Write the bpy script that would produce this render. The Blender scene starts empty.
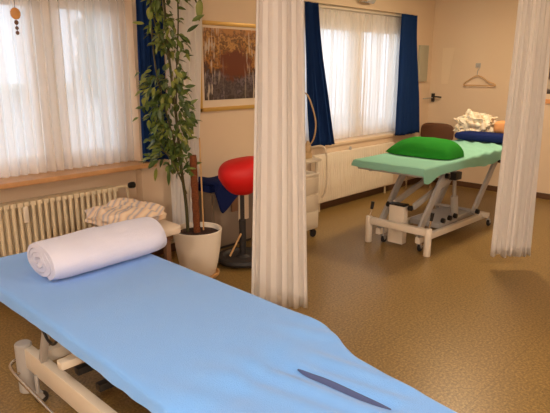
import bpy, bmesh, math, random
from math import sin, cos, pi, radians, sqrt
from mathutils import Vector, Matrix, noise

S = bpy.context.scene
COL = S.collection
rnd = random.Random(7)
def lerp(a, b, t): return a + (b - a) * t
def sm(t):
    t = max(0.0, min(1.0, t)); return t * t * (3 - 2 * t)
def nz(x, y, z=0.0): return noise.noise(Vector((x, y, z)))

# ------------------------------------------------------------------ materials
def lin(c):
    c = c / 255.0
    return c / 12.92 if c <= 0.04045 else ((c + 0.055) / 1.055) ** 2.4
def rgb(r, g, b): return (lin(r), lin(g), lin(b), 1.0)

def mat(name, col, rough=0.6, metal=0.0, bump=0.0, bscale=200.0, var=0.0, vscale=6.0, spec=0.5, sheen=0.0):
    m = bpy.data.materials.new(name); m.use_nodes = True
    nt = m.node_tree; b = nt.nodes['Principled BSDF']
    b.inputs['Base Color'].default_value = col
    b.inputs['Roughness'].default_value = rough
    b.inputs['Metallic'].default_value = metal
    b.inputs['Specular IOR Level'].default_value = spec
    if sheen:
        b.inputs['Sheen Weight'].default_value = sheen
        b.inputs['Sheen Roughness'].default_value = 0.5
    tc = None
    if bump or var: tc = nt.nodes.new('ShaderNodeTexCoord')
    if bump:
        n = nt.nodes.new('ShaderNodeTexNoise'); n.inputs['Scale'].default_value = bscale; n.inputs['Detail'].default_value = 4
        bp = nt.nodes.new('ShaderNodeBump'); bp.inputs['Strength'].default_value = bump; bp.inputs['Distance'].default_value = 0.01
        nt.links.new(tc.outputs['Object'], n.inputs['Vector'])
        nt.links.new(n.outputs['Fac'], bp.inputs['Height']); nt.links.new(bp.outputs['Normal'], b.inputs['Normal'])
    if var:
        n = nt.nodes.new('ShaderNodeTexNoise'); n.inputs['Scale'].default_value = vscale; n.inputs['Detail'].default_value = 5
        cr = nt.nodes.new('ShaderNodeValToRGB')
        cr.color_ramp.elements[0].position = 0.3; cr.color_ramp.elements[1].position = 0.7
        cr.color_ramp.elements[0].color = tuple(c * (1 - var) for c in col[:3]) + (1,)
        cr.color_ramp.elements[1].color = tuple(min(1, c * (1 + var)) for c in col[:3]) + (1,)
        nt.links.new(tc.outputs['Object'], n.inputs['Vector'])
        nt.links.new(n.outputs['Fac'], cr.inputs['Fac']); nt.links.new(cr.outputs['Color'], b.inputs['Base Color'])
    return m

M = {}
M['wall'] = mat('wall_paint', rgb(224, 200, 172), 0.85, bump=0.08, bscale=90, spec=0.2)
M['ceiling'] = mat('ceiling_paint', rgb(232, 218, 200), 0.9)
M['base'] = mat('baseboard_wood', rgb(92, 62, 40), 0.5)
M['sill'] = mat('sill_wood', rgb(196, 148, 100), 0.4, var=0.12, vscale=14)
M['white'] = mat('white_enamel', rgb(226, 214, 196), 0.35)
M['frame_white'] = mat('window_frame_paint', rgb(232, 226, 216), 0.45)
M['radiator'] = mat('radiator_cream', rgb(224, 206, 174), 0.35)
M['radiator2'] = mat('radiator_white', rgb(238, 224, 202), 0.4)
M['black'] = mat('black_plastic', rgb(26, 24, 24), 0.4)
M['darkgrey'] = mat('dark_rubber', rgb(44, 38, 36), 0.6)
M['chrome'] = mat('chrome', rgb(205, 195, 180), 0.22, 1.0)
M['steel'] = mat('grey_painted_steel', rgb(172, 168, 164), 0.4)
M['bluecloth'] = mat('light_blue_terry', rgb(112, 168, 238), 0.95, bump=0.35, bscale=260, spec=0.1, sheen=0.35)
M['towel'] = mat('white_terry', rgb(218, 219, 238), 0.95, bump=0.5, bscale=220, spec=0.1, sheen=0.15)
M['towel2'] = mat('cream_towel', rgb(236, 218, 198), 0.95, bump=0.5, bscale=220, spec=0.1)
M['green_sheet'] = mat('mint_sheet', rgb(140, 194, 172), 0.9, bump=0.15, bscale=200, spec=0.15)
M['green'] = mat('bright_green_terry', rgb(44, 138, 44), 0.95, bump=0.5, bscale=180, spec=0.1)
M['navy'] = mat('navy_terry', rgb(28, 40, 92), 0.95, bump=0.5, bscale=200, spec=0.1)

M['red'] = mat('red_vinyl', rgb(222, 24, 24), 0.55)
M['brown'] = mat('brown_upholstery', rgb(104, 66, 42), 0.65, bump=0.1)
M['woodbrown'] = mat('dark_wood', rgb(120, 84, 60), 0.5, var=0.15, vscale=10)
M['tan'] = mat('orange_tan_cloth', rgb(226, 160, 104), 0.9, bump=0.2)
M['pot'] = mat('white_glazed_pot', rgb(246, 234, 216), 0.3)
M['cork'] = mat('cork_saucer', rgb(196, 150, 96), 0.8, var=0.15, vscale=60)
M['soil'] = mat('soil', rgb(60, 38, 26), 1.0, bump=1.0, bscale=60, var=0.3, vscale=50)
M['stem'] = mat('plant_stem', rgb(72, 66, 34), 0.7)
M['coco'] = mat('coco_fibre', rgb(122, 66, 34), 1.0, bump=1.0, bscale=120, var=0.35, vscale=80)
M['bamboo'] = mat('bamboo', rgb(206, 160, 104), 0.5)
M['brass'] = mat('gold_frame', rgb(206, 164, 88), 0.4, 0.3)
M['matboard'] = mat('picture_mat', rgb(226, 206, 182), 0.9)
M['grey_cab'] = mat('taupe_laminate', rgb(132, 114, 98), 0.6)
M['patch'] = mat('pale_card_and_patch', rgb(230, 207, 178), 0.8)  # pale tone shared by the door card and the wall's light patch
M['panel'] = mat('grey_green_panel', rgb(178, 172, 150), 0.6)
M['amber'] = mat('amber_glass', rgb(222, 160, 96), 0.2)
M['trolley'] = mat('trolley_cream', rgb(214, 198, 174), 0.4)
M['hose'] = mat('beige_hose', rgb(190, 160, 118), 0.5)
M['slot'] = mat('slot_lining', rgb(70, 84, 130), 0.9)
M['render'] = mat('pale_house_render', rgb(240, 238, 236), 0.9)
M['tree'] = mat('distant_foliage', rgb(96, 106, 84), 0.9, var=0.3, vscale=3)
M['ground'] = mat('outdoor_gravel', rgb(170, 166, 160), 0.95)

def leaf_mat():
    m = mat('leaf_green', rgb(84, 116, 44), 0.45)
    nt = m.node_tree; b = nt.nodes['Principled BSDF']
    g = nt.nodes.new('ShaderNodeNewGeometry')
    cr = nt.nodes.new('ShaderNodeValToRGB')
    e = cr.color_ramp.elements
    e[0].color = rgb(54, 74, 34); e[1].color = rgb(140, 144, 62)
    e.new(0.55).color = rgb(92, 112, 48)
    nt.links.new(g.outputs['Random Per Island'], cr.inputs['Fac'])
    nt.links.new(cr.outputs['Color'], b.inputs['Base Color'])
    return m
M['leaf'] = leaf_mat()

def floor_mat():
    m = bpy.data.materials.new('speckled_linoleum'); m.use_nodes = True
    nt = m.node_tree; b = nt.nodes['Principled BSDF']; L = nt.links.new
    tc = nt.nodes.new('ShaderNodeTexCoord')
    n1 = nt.nodes.new('ShaderNodeTexNoise'); n1.inputs['Scale'].default_value = 70; n1.inputs['Detail'].default_value = 6; n1.inputs['Roughness'].default_value = 0.75
    L(tc.outputs['Object'], n1.inputs['Vector'])
    cr = nt.nodes.new('ShaderNodeValToRGB'); e = cr.color_ramp.elements
    e[0].position = 0.33; e[0].color = rgb(102, 80, 42); e[1].position = 0.68; e[1].color = rgb(178, 144, 88)
    e.new(0.5).color = rgb(138, 109, 60)
    L(n1.outputs['Fac'], cr.inputs['Fac'])
    br = nt.nodes.new('ShaderNodeTexBrick'); br.offset = 0.0
    br.inputs['Scale'].default_value = 1.0; br.inputs['Brick Width'].default_value = 0.6; br.inputs['Row Height'].default_value = 0.6
    br.inputs['Mortar Size'].default_value = 0.0022
    br.inputs['Color1'].default_value = (1, 1, 1, 1); br.inputs['Color2'].default_value = (0.93, 0.93, 0.93, 1); br.inputs['Mortar'].default_value = (0.78, 0.75, 0.72, 1)
    L(tc.outputs['Object'], br.inputs['Vector'])
    mx = nt.nodes.new('ShaderNodeMix'); mx.data_type = 'RGBA'; mx.blend_type = 'MULTIPLY'; mx.inputs[0].default_value = 1
    L(cr.outputs['Color'], mx.inputs[6]); L(br.outputs['Color'], mx.inputs[7])
    L(mx.outputs[2], b.inputs['Base Color'])
    b.inputs['Roughness'].default_value = 0.34; b.inputs['Specular IOR Level'].default_value = 0.4
    return m
M['floor'] = floor_mat()

def cloth_mat(name, col, trans, transp, weave=0.0):
    m = bpy.data.materials.new(name); m.use_nodes = True
    nt = m.node_tree; nt.nodes.clear(); L = nt.links.new
    out = nt.nodes.new('ShaderNodeOutputMaterial')
    d = nt.nodes.new('ShaderNodeBsdfDiffuse'); d.inputs['Color'].default_value = col
    t = nt.nodes.new('ShaderNodeBsdfTranslucent'); t.inputs['Color'].default_value = col
    a = nt.nodes.new('ShaderNodeMixShader'); a.inputs[0].default_value = trans
    L(d.outputs[0], a.inputs[1]); L(t.outputs[0], a.inputs[2])
    if transp:
        tr = nt.nodes.new('ShaderNodeBsdfTransparent')
        b = nt.nodes.new('ShaderNodeMixShader'); b.inputs[0].default_value = transp
        # cloth seen edge-on is denser: facing-dependent gaps of the weave
        lw = nt.nodes.new('ShaderNodeLayerWeight'); lw.inputs['Blend'].default_value = 0.35
        mr = nt.nodes.new('ShaderNodeMapRange'); mr.inputs['To Min'].default_value = transp; mr.inputs['To Max'].default_value = 0.02
        tc = nt.nodes.new('ShaderNodeTexCoord'); mp = nt.nodes.new('ShaderNodeMapping'); mp.inputs['Scale'].default_value = (16, 3, 0.35)
        nn = nt.nodes.new('ShaderNodeTexNoise'); nn.inputs['Scale'].default_value = 1.0; nn.inputs['Detail'].default_value = 2
        L(tc.outputs['Object'], mp.inputs['Vector']); L(mp.outputs[0], nn.inputs['Vector'])
        mw = nt.nodes.new('ShaderNodeMapRange'); mw.inputs['From Min'].default_value = 0.38; mw.inputs['From Max'].default_value = 0.62; mw.inputs['To Min'].default_value = 0.35; mw.inputs['To Max'].default_value = 1.9
        L(nn.outputs['Fac'], mw.inputs['Value'])
        mm = nt.nodes.new('ShaderNodeMath'); mm.operation = 'MULTIPLY'
        L(lw.outputs['Facing'], mr.inputs['Value']); L(mr.outputs['Result'], mm.inputs[0]); L(mw.outputs['Result'], mm.inputs[1]); L(mm.outputs[0], b.inputs[0])
        L(a.outputs[0], b.inputs[1]); L(tr.outputs[0], b.inputs[2]); L(b.outputs[0], out.inputs['Surface'])
    else:
        L(a.outputs[0], out.inputs['Surface'])
    return m
M['blue_curtain'] = cloth_mat('blue_curtain_cloth', rgb(38, 64, 116), 0.3, 0.0)
M['sheer'] = cloth_mat('sheer_voile', rgb(250, 244, 238), 0.62, 0.15)
M['cream_curtain'] = cloth_mat('cream_divider_cloth', rgb(240, 235, 230), 0.3, 0.0)

def glass_mat():
    m = bpy.data.materials.new('window_glass'); m.use_nodes = True
    nt = m.node_tree; nt.nodes.clear(); L = nt.links.new
    out = nt.nodes.new('ShaderNodeOutputMaterial')
    t = nt.nodes.new('ShaderNodeBsdfTransparent'); g = nt.nodes.new('ShaderNodeBsdfGlossy'); g.inputs['Roughness'].default_value = 0.02
    x = nt.nodes.new('ShaderNodeMixShader'); x.inputs[0].default_value = 0.08
    L(t.outputs[0], x.inputs[1]); L(g.outputs[0], x.inputs[2]); L(x.outputs[0], out.inputs['Surface'])
    return m
M['glass'] = glass_mat()

def stripe_mat(name, cols, scale, rot=(0, 0, 0.5), dist=3.0):
    m = mat(name, cols[0], 0.9, spec=0.1)
    nt = m.node_tree; b = nt.nodes['Principled BSDF']; L = nt.links.new
    tc = nt.nodes.new('ShaderNodeTexCoord'); mp = nt.nodes.new('ShaderNodeMapping'); mp.inputs['Rotation'].default_value = rot
    w = nt.nodes.new('ShaderNodeTexWave'); w.inputs['Scale'].default_value = scale; w.inputs['Distortion'].default_value = dist; w.inputs['Detail'].default_value = 2
    cr = nt.nodes.new('ShaderNodeValToRGB'); e = cr.color_ramp.elements
    e[0].color = cols[0]; e[1].color = cols[-1]
    for i, c in enumerate(cols[1:-1]): e.new((i + 1) / (len(cols) - 1)).color = c
    L(tc.outputs['Object'], mp.inputs['Vector']); L(mp.outputs[0], w.inputs['Vector'])
    L(w.outputs['Fac'], cr.inputs['Fac']); L(cr.outputs['Color'], b.inputs['Base Color'])
    return m
M['stripes'] = stripe_mat('striped_bedding', [rgb(236, 214, 188), rgb(226, 194, 160), rgb(172, 168, 180), rgb(232, 208, 180)], 3.4, (0, 0, 0.9), 7.0)
M['duvet'] = stripe_mat('pale_patterned_bedding', [rgb(226, 212, 192), rgb(220, 196, 160), rgb(214, 206, 186), rgb(240, 228, 206)], 2.6, (0.4, 0.3, 1.0), 6)

def painting_mat():
    # generic autumn landscape: ochre foliage above, rust mound, blue-grey foreground (object space: x across, z up, in metres)
    m = bpy.data.materials.new('painting_canvas'); m.use_nodes = True
    nt = m.node_tree; b = nt.nodes['Principled BSDF']; L = nt.links.new
    b.inputs['Roughness'].default_value = 0.35
    tc = nt.nodes.new('ShaderNodeTexCoord')
    sx = nt.nodes.new('ShaderNodeSeparateXYZ'); L(tc.outputs['Generated'], sx.inputs[0])
    n = nt.nodes.new('ShaderNodeTexNoise'); n.inputs['Scale'].default_value = 5.5; n.inputs['Detail'].default_value = 7; n.inputs['Roughness'].default_value = 0.66
    L(tc.outputs['Generated'], n.inputs['Vector'])
    def math_(op, a, bb):
        q = nt.nodes.new('ShaderNodeMath'); q.operation = op
        for i, v in enumerate((a, bb)):
            if isinstance(v, (int, float)): q.inputs[i].default_value = v
            else: L(v, q.inputs[i])
        return q.outputs[0]
    h = math_('ADD', sx.outputs['Z'], math_('MULTIPLY', math_('SUBTRACT', n.outputs['Fac'], 0.5), 1.5))
    cr = nt.nodes.new('ShaderNodeValToRGB'); L(h, cr.inputs['Fac']); e = cr.color_ramp.elements
    e[0].position = 0.0; e[0].color = rgb(62, 48, 44); e[1].position = 1.0; e[1].color = rgb(176, 118, 56)
    for p, c in ((0.12, rgb(96, 82, 82)), (0.22, rgb(54, 44, 48)), (0.32, rgb(112, 98, 104)), (0.42, rgb(60, 46, 44)), (0.52, rgb(104, 62, 34)), (0.62, rgb(176, 118, 54)), (0.7, rgb(84, 52, 28)), (0.8, rgb(196, 142, 74)), (0.9, rgb(110, 68, 34))):
        e.new(p).color = c
    # mound
    dx = math_('MULTIPLY', math_('SUBTRACT', sx.outputs['X'], 0.55), 3.2)
    dz = math_('MULTIPLY', math_('SUBTRACT', sx.outputs['Z'], 0.5), 4.6)
    r = math_('ADD', math_('MULTIPLY', dx, dx), math_('MULTIPLY', dz, dz))
    r = math_('ADD', r, math_('MULTIPLY', math_('SUBTRACT', n.outputs['Fac'], 0.5), 4.0))
    mk = nt.nodes.new('ShaderNodeMapRange'); mk.inputs['From Min'].default_value = 1.2; mk.inputs['From Max'].default_value = 0.6
    L(r, mk.inputs['Value'])
    mx = nt.nodes.new('ShaderNodeMix'); mx.data_type = 'RGBA'; L(mk.outputs[0], mx.inputs[0]); L(cr.outputs['Color'], mx.inputs[6]); mx.inputs[7].default_value = rgb(104, 48, 24)
    # pale birch-like strokes
    vs = nt.nodes.new('ShaderNodeMapping'); vs.inputs['Scale'].default_value = (26, 1, 3.5); L(tc.outputs['Generated'], vs.inputs['Vector'])
    n2 = nt.nodes.new('ShaderNodeTexNoise'); n2.inputs['Scale'].default_value = 1.0; n2.inputs['Detail'].default_value = 3; L(vs.outputs[0], n2.inputs['Vector'])
    k2 = nt.nodes.new('ShaderNodeMapRange'); k2.inputs['From Min'].default_value = 0.54; k2.inputs['From Max'].default_value = 0.62; k2.inputs['To Max'].default_value = 0.85
    L(n2.outputs['Fac'], k2.inputs['Value'])
    side = math_('ABSOLUTE', math_('SUBTRACT', sx.outputs['X'], 0.5), 0.0)
    gate = nt.nodes.new('ShaderNodeMapRange'); gate.inputs['From Min'].default_value = 0.15; gate.inputs['From Max'].default_value = 0.35; L(side, gate.inputs['Value'])
    m2 = nt.nodes.new('ShaderNodeMix'); m2.data_type = 'RGBA'; L(math_('MULTIPLY', k2.outputs[0], gate.outputs[0]), m2.inputs[0]); L(mx.outputs[2], m2.inputs[6]); m2.inputs[7].default_value = rgb(206, 190, 170)
    L(m2.outputs[2], b.inputs['Base Color'])
    return m
M['painting'] = painting_mat()

# ------------------------------------------------------------------ mesh helpers
def bm_new(): return bmesh.new()

def add_box(bm, c, s, bev=0.0, rot=None, seg=2):
    r = bmesh.ops.create_cube(bm, size=1.0)
    vs = r['verts']
    bmesh.ops.scale(bm, vec=s, verts=vs)
    if bev:
        es = list({e for v in vs for e in v.link_edges})
        g = bmesh.ops.bevel(bm, geom=es, offset=bev, segments=seg, affect='EDGES', profile=0.6)
        vs = list({v for f in g['faces'] for v in f.verts} | {v for v in vs if v.is_valid})
    if rot: bmesh.ops.transform(bm, matrix=rot, verts=vs)
    bmesh.ops.translate(bm, vec=c, verts=vs)
    return vs
def box2(bm, a, b, bev=0.0):
    c = [(a[i] + b[i]) / 2 for i in range(3)]; s = [abs(b[i] - a[i]) for i in range(3)]
    return add_box(bm, c, s, bev)

def add_bar(bm, p, q, w, h, bev=0.0, up=(0, 0, 1)):
    """box running from p to q, w across, h along the up side"""
    p, q = Vector(p), Vector(q); d = q - p; L = d.length; d.normalize()
    u = Vector(up); s = d.cross(u)
    if s.length < 1e-4: s = d.cross(Vector((1, 0, 0)))
    s.normalize(); u = s.cross(d)
    m = Matrix((d, s, u)).transposed().to_4x4()
    add_box(bm, (p + q) / 2, (L, w, h), bev, rot=m)

def add_tube(bm, pts, rad, n=10, caps=True):
    pts = [Vector(p) for p in pts]
    if not hasattr(rad, '__len__'): rad = [rad] * len(pts)
    rings = []; prev = None
    for i, p in enumerate(pts):
        if i == 0: t = pts[1] - p
        elif i == len(pts) - 1: t = p - pts[i - 1]
        else: t = (pts[i + 1] - p).normalized() + (p - pts[i - 1]).normalized()
        t.normalize()
        if prev is None:
            a = t.cross(Vector((0, 0, 1)))
            if a.length < 1e-3: a = t.cross(Vector((1, 0, 0)))
        else: a = prev - t * prev.dot(t)
        a.normalize(); b = t.cross(a); prev = a
        rings.append([bm.verts.new(p + (a * cos(2 * pi * k / n) + b * sin(2 * pi * k / n)) * rad[i]) for k in range(n)])
    for i in range(len(rings) - 1):
        for k in range(n):
            bm.faces.new((rings[i][k], rings[i][(k + 1) % n], rings[i + 1][(k + 1) % n], rings[i + 1][k]))
    if caps:
        bm.faces.new(rings[0][::-1]); bm.faces.new(rings[-1])

def smooth_path(pts, n=6):
    pts = [Vector(p) for p in pts]; out = []
    for i in range(len(pts) - 1):
        p0 = pts[max(i - 1, 0)]; p1 = pts[i]; p2 = pts[i + 1]; p3 = pts[min(i + 2, len(pts) - 1)]
        for k in range(n):
            t = k / n
            out.append(0.5 * ((2 * p1) + (p2 - p0) * t + (2 * p0 - 5 * p1 + 4 * p2 - p3) * t * t + (3 * p1 - p0 - 3 * p2 + p3) * t ** 3))
    out.append(pts[-1]); return out

def add_lathe(bm, prof, c, n=32, axis='Z'):
    rings = []
    for r, h in prof:
        ring = []
        for k in range(n):
            a = 2 * pi * k / n
            v = (r * cos(a), r * sin(a), h)
            if axis == 'X': v = (h, r * cos(a), r * sin(a))
            if axis == 'Y': v = (r * sin(a), h, r * cos(a))
            ring.append(bm.verts.new((v[0] + c[0], v[1] + c[1], v[2] + c[2])))
        rings.append(ring)
    for i in range(len(rings) - 1):
        for k in range(n):
            bm.faces.new((rings[i][k], rings[i][(k + 1) % n], rings[i + 1][(k + 1) % n], rings[i + 1][k]))
    if prof[0][0] > 0: bm.faces.new(rings[0][::-1])
    if prof[-1][0] > 0: bm.faces.new(rings[-1])

def add_grid(bm, nu, nv, fn):
    g = [[bm.verts.new(fn(i / (nu - 1), j / (nv - 1))) for j in range(nv)] for i in range(nu)]
    for i in range(nu - 1):
        for j in range(nv - 1):
            bm.faces.new((g[i][j], g[i + 1][j], g[i + 1][j + 1], g[i][j + 1]))
    return g

def add_blob(bm, c, r, e1=1.0, e2=1.0, nu=40, nv=24, disp=None, rotz=0.0):
    """superellipsoid; e<1 boxier; disp(u-vector)->scale factor"""
    def sp(v, e): return math.copysign(abs(v) ** e, v)
    rings = []
    for j in range(nv + 1):
        th = -pi / 2 + pi * j / nv
        ring = []
        for i in range(nu):
            ph = 2 * pi * i / nu
            v = Vector((sp(cos(th), e1) * sp(cos(ph), e2), sp(cos(th), e1) * sp(sin(ph), e2), sp(sin(th), e1)))
            if disp: v = disp(v)
            v = Vector((v.x * r[0], v.y * r[1], v.z * r[2]))
            v = Matrix.Rotation(rotz, 3, 'Z') @ v
            ring.append(bm.verts.new(v + Vector(c)))
        rings.append(ring)
    for j in range(nv):
        for i in range(nu):
            bm.faces.new((rings[j][i], rings[j][(i + 1) % nu], rings[j + 1][(i + 1) % nu], rings[j + 1][i]))
    bmesh.ops.remove_doubles(bm, verts=rings[0] + rings[-1], dist=1e-5)

def wpos(o):
    p = Vector((0, 0, 0))
    while o: p += o.location; o = o.parent
    return p

def build(name, bm, m, parent=None, smooth=True, origin=None, solid=0.0):
    """link bm (world coordinates) as one mesh object, under its parent"""
    bmesh.ops.recalc_face_normals(bm, faces=bm.faces)
    org = wpos(parent) if parent else (Vector(origin) if origin else None)
    if org is None:
        xs = [v.co for v in bm.verts]
        org = Vector(((min(v.x for v in xs) + max(v.x for v in xs)) / 2, (min(v.y for v in xs) + max(v.y for v in xs)) / 2, min(v.z for v in xs)))
    bmesh.ops.translate(bm, vec=-org, verts=bm.verts)
    me = bpy.data.meshes.new(name); bm.to_mesh(me); bm.free()
    me.materials.append(M[m])
    o = bpy.data.objects.new(name, me); COL.objects.link(o)
    if parent: o.parent = parent
    else: o.location = org
    if smooth:
        for p in me.polygons: p.use_smooth = True
        me.set_sharp_from_angle(angle=radians(38))
    if solid:
        md = o.modifiers.new('thickness', 'SOLIDIFY'); md.thickness = solid; md.offset = 0
    return o

def tag(o, label, cat, group=None):
    o['label'] = label; o['category'] = cat
    if group: o['group'] = group
    return o
def thing(name, loc, label, cat, group=None):
    o = bpy.data.objects.new(name, None); COL.objects.link(o); o.location = loc; o.empty_display_size = 0.1
    return tag(o, label, cat, group)
def struct(o): o['kind'] = 'structure'; return o

def dup(root, delta, label=None):
    r = root.copy(); COL.objects.link(r); r.location = root.location + Vector(delta)
    if label: r['label'] = label
    for ch in list(root.children):
        c = ch.copy(); COL.objects.link(c); c.parent = r
        for g in list(ch.children):
            d = g.copy(); COL.objects.link(d); d.parent = c
    return r

# ------------------------------------------------------------------ the room
X0, X1, Y0, W, HC = -1.6, 7.0, -2.2, 3.82, 2.62
WO = W + 0.36
bm = bm_new(); box2(bm, (X0 - .2, Y0 - .2, -0.12), (X1 + .2, WO, 0)); struct(build('floor', bm, 'floor', smooth=False, origin=(0.3, 3.35, 0)))
bm = bm_new(); box2(bm, (X0 - .2, Y0 - .2, HC), (X1 + .2, WO, HC + .12)); struct(build('ceiling', bm, 'ceiling', smooth=False))
N1 = (-0.5, 2.42); N2 = (4.38, 6.50)
ZT = 2.19; ZS1 = 0.82; ZS2 = 0.735
bm = bm_new()
box2(bm, (X0 - .2, W, 0), (N1[0], WO, HC)); box2(bm, (N1[1], W, 0), (N2[0], WO, HC)); box2(bm, (N2[1], W, 0), (X1 + .2, WO, HC))
for n, zs, rec in ((N1, ZS1, 0.09), (N2, ZS2, 0.0)):
    box2(bm, (n[0], W, ZT), (n[1], WO, HC)); box2(bm, (n[0], W + rec, 0), (n[1], WO, zs - 0.035))
struct(build('wall_window', bm, 'wall', smooth=False))
bm = bm_new(); box2(bm, (X1, Y0 - .2, 0), (X1 + .2, W, HC)); struct(build('wall_back', bm, 'wall', smooth=False))
bm = bm_new(); box2(bm, (X0 - .2, Y0 - .2, 0), (X0, W, HC)); struct(build('wall_left', bm, 'wall', smooth=False))
bm = bm_new(); box2(bm, (X0, Y0 - .2, 0), (X1, Y0, HC)); struct(build('wall_near', bm, 'wall', smooth=False))
bm = bm_new(); box2(bm, (N1[1], W - .014, 0), (X1, W, 0.07), 0.004); struct(build('baseboard_window', bm, 'base', smooth=False))
bm = bm_new(); box2(bm, (X1 - .014, Y0, 0), (X1, W - .015, 0.07), 0.004); struct(build('baseboard_back', bm, 'base', smooth=False))

def window(n, xa, xb, zs, mulls, proud, over):
    yf = W + 0.17
    bm = bm_new(); t = 0.065
    box2(bm, (xa, yf, zs), (xa + t, yf + .07, ZT), .006); box2(bm, (xb - t, yf, zs), (xb, yf + .07, ZT), .006)
    box2(bm, (xa, yf, ZT - .19), (xb, yf + .07, ZT), .006); box2(bm, (xa, yf, zs), (xb, yf + .07, zs + .075), .006)
    for mx in mulls: box2(bm, (mx - .055, yf - .005, zs + .05), (mx + .055, yf + .075, ZT - .1), .006)
    fr = struct(build('window_%d' % n, bm, 'frame_white'))
    xs = [xa + t] + list(mulls) + [xb - t]
    for a, b in zip(xs[:-1], xs[1:]):
        bm = bm_new(); box2(bm, (a, yf + .03, zs + .05), (b, yf + .036, ZT - .1)); build('glass_pane', bm, 'glass', fr, smooth=False)
        # inner sash bars around the pane
        bm = bm_new()
        a2 = a + (.055 if a in mulls else 0); b2 = b - (.055 if b in mulls else 0)
        for (p, q) in (((a2, zs + .07), (a2 + .045, ZT - .185)), ((b2 - .045, zs + .07), (b2, ZT - .185)), ((a2, zs + .07), (b2, zs + .12)), ((a2, ZT - .235), (b2, ZT - .185))):
            box2(bm, (p[0], yf - .012, p[1]), (q[0], yf + .02, q[1]), .005)
        s = build('sash', bm, 'frame_white', fr)
    bm = bm_new(); box2(bm, (xa - .02, W - proud, zs - .036), (xb + over, yf + .01, zs), .006)
    build('window_sill', bm, 'sill' if n == 1 else 'wall', fr)
window(1, N1[0], N1[1], ZS1, (0.62, 1.80), 0.12, 0.07)
window(2, N2[0], N2[1], ZS2, (5.50,), 0.02, 0.0)

# ------------------------------------------------------------------ outdoors, seen faintly through the voile
bm = bm_new(); box2(bm, (-14, WO + .02, -1.2), (24, 30, -0.9)); g = struct(build('ground', bm, 'ground', smooth=False))
t = thing('neighbour_house', (3.5, 13, -0.9), 'pale rendered house outside, seen dimly through the sheer curtain', 'building')
bm = bm_new(); box2(bm, (-6, 12, -.9), (14, 16, 1.0)); build('house_wall', bm, 'render', t, smooth=False)
bm = bm_new(); box2(bm, (-6.2, 11.6, 1.0), (14.2, 16.2, 1.12)); build('roof_edge', bm, 'panel', t, smooth=False)
t = thing('garden_tree', (5.0, 9.0, -0.9), 'grey green tree outside, seen dimly through the left window', 'tree')
bm = bm_new(); add_tube(bm, [(5.0, 9, -.9), (5.03, 9, .4), (5.0, 9, 1.4)], [.10, .08, .05]); build('trunk', bm, 'woodbrown', t)
bm = bm_new()
for k in range(14):
    a = k * 2.4; rr = .20 if k else 0
    add_blob(bm, (5.0 + rr * cos(a), 9 + rr * sin(a), 1.25 + .10 * k), (.27 - .010 * k, .27 - .010 * k, .2), nu=18, nv=10,
             disp=lambda v, k=k: v * (1 + .5 * nz(v.x * 3 + k, v.y * 3, v.z * 3)))
build('crown', bm, 'tree', t)

# ------------------------------------------------------------------ curtains
def curtain(name, p0, p1, zb, zt, pleats, amp, m, label, cat='curtain', group=None, seed=0, head=0.0, bot0=None, bot1=None, mid=None, solid=0.0, hemw=0.01, n_per=10, nv=30, irr=0.35, sag=0.0):
    """cloth hanging between p0 and p1 at the top; bot0/bot1 = where its lower corners hang"""
    p0, p1 = Vector(p0), Vector(p1)
    b0 = Vector(bot0) if bot0 else p0; b1 = Vector(bot1) if bot1 else p1
    nu = pleats * n_per + 1
    r = random.Random(seed)
    ph = [r.uniform(-1, 1) for _ in range(pleats + 3)]
    am = [r.uniform(1 - irr * 1.4, 1 + irr) for _ in range(pleats + 3)]
    def fn(u, v):
        d = 1 - v                                        # 0 top .. 1 bottom
        ease = d ** 1.3
        a = p0.lerp(b0, ease); b = p1.lerp(b1, ease)
        s = u * pleats; k = int(min(s, pleats - 1e-6)); f = s - k
        A = lerp(am[k], am[k + 1], f); P = lerp(ph[k], ph[k + 1], f)
        grow = lerp(0.75, 1.1, sm(d * 1.3))
        if head and d * (zt - zb) < head: grow *= 0.65
        w = sin(2 * pi * s + P * irr * 2 * (0.35 + d) + 0.4 * sin(d * 3 + seed))
        uu = u + 0.25 / pleats * sin(4 * pi * s) * 0.3
        pos = a.lerp(b, max(0, min(1, uu)))
        t = (b - a); t.normalize(); nrm = Vector((-t.y, t.x))
        off = amp * A * grow * (abs(w) ** 0.8) * (1 if w > 0 else -1) + amp * 0.5 * nz(u * pleats * .5, d * 2.2, seed)
        z = lerp(zb, zt, v)
        if v == 0: z += hemw * nz(u * 7, seed, 3)
        if sag: z += sag * d * (u - .5)
        q = pos + nrm * off
        return (q.x, q.y, z)
    bm = bm_new(); add_grid(bm, nu, nv, fn)
    o = build(name, bm, m, solid=solid)
    for p in o.data.polygons: p.use_smooth = True
    return tag(o, label, cat, group)

curtain('sheer_curtain', (-0.46, 3.885), (2.40, 3.885), ZS1 + .004, 2.135, 44, 0.022, 'sheer', 'white sheer curtain across the left window, above the wooden sill', seed=3, hemw=0.0, irr=0.3, group='sheer curtains')
curtain('sheer_curtain', (4.42, 3.885), (6.46, 3.885), ZS2 + .02, 2.145, 34, 0.018, 'sheer', 'white sheer curtain with pleated heading across the far window between two blue drapes', seed=5, head=0.09, hemw=0.004, irr=0.3, group='sheer curtains')
curtain('blue_curtain', (2.43, 3.765), (2.66, 3.765), ZS1 + .006, 2.42, 5, 0.030, 'blue_curtain', 'blue curtain at the left window, hanging behind the tall plant', seed=8, bot0=(2.405, 3.755), bot1=(2.62, 3.755), solid=.003, hemw=0, group='blue curtains')
curtain('blue_curtain', (4.385, 3.80), (4.56, 3.795), ZS2 - .0, 2.18, 5, 0.026, 'blue_curtain', 'blue curtain on the left side of the far window, beside the central divider curtain', seed=9, bot0=(4.42, 3.74), bot1=(4.82, 3.74), solid=.003, hemw=.006, group='blue curtains')
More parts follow.
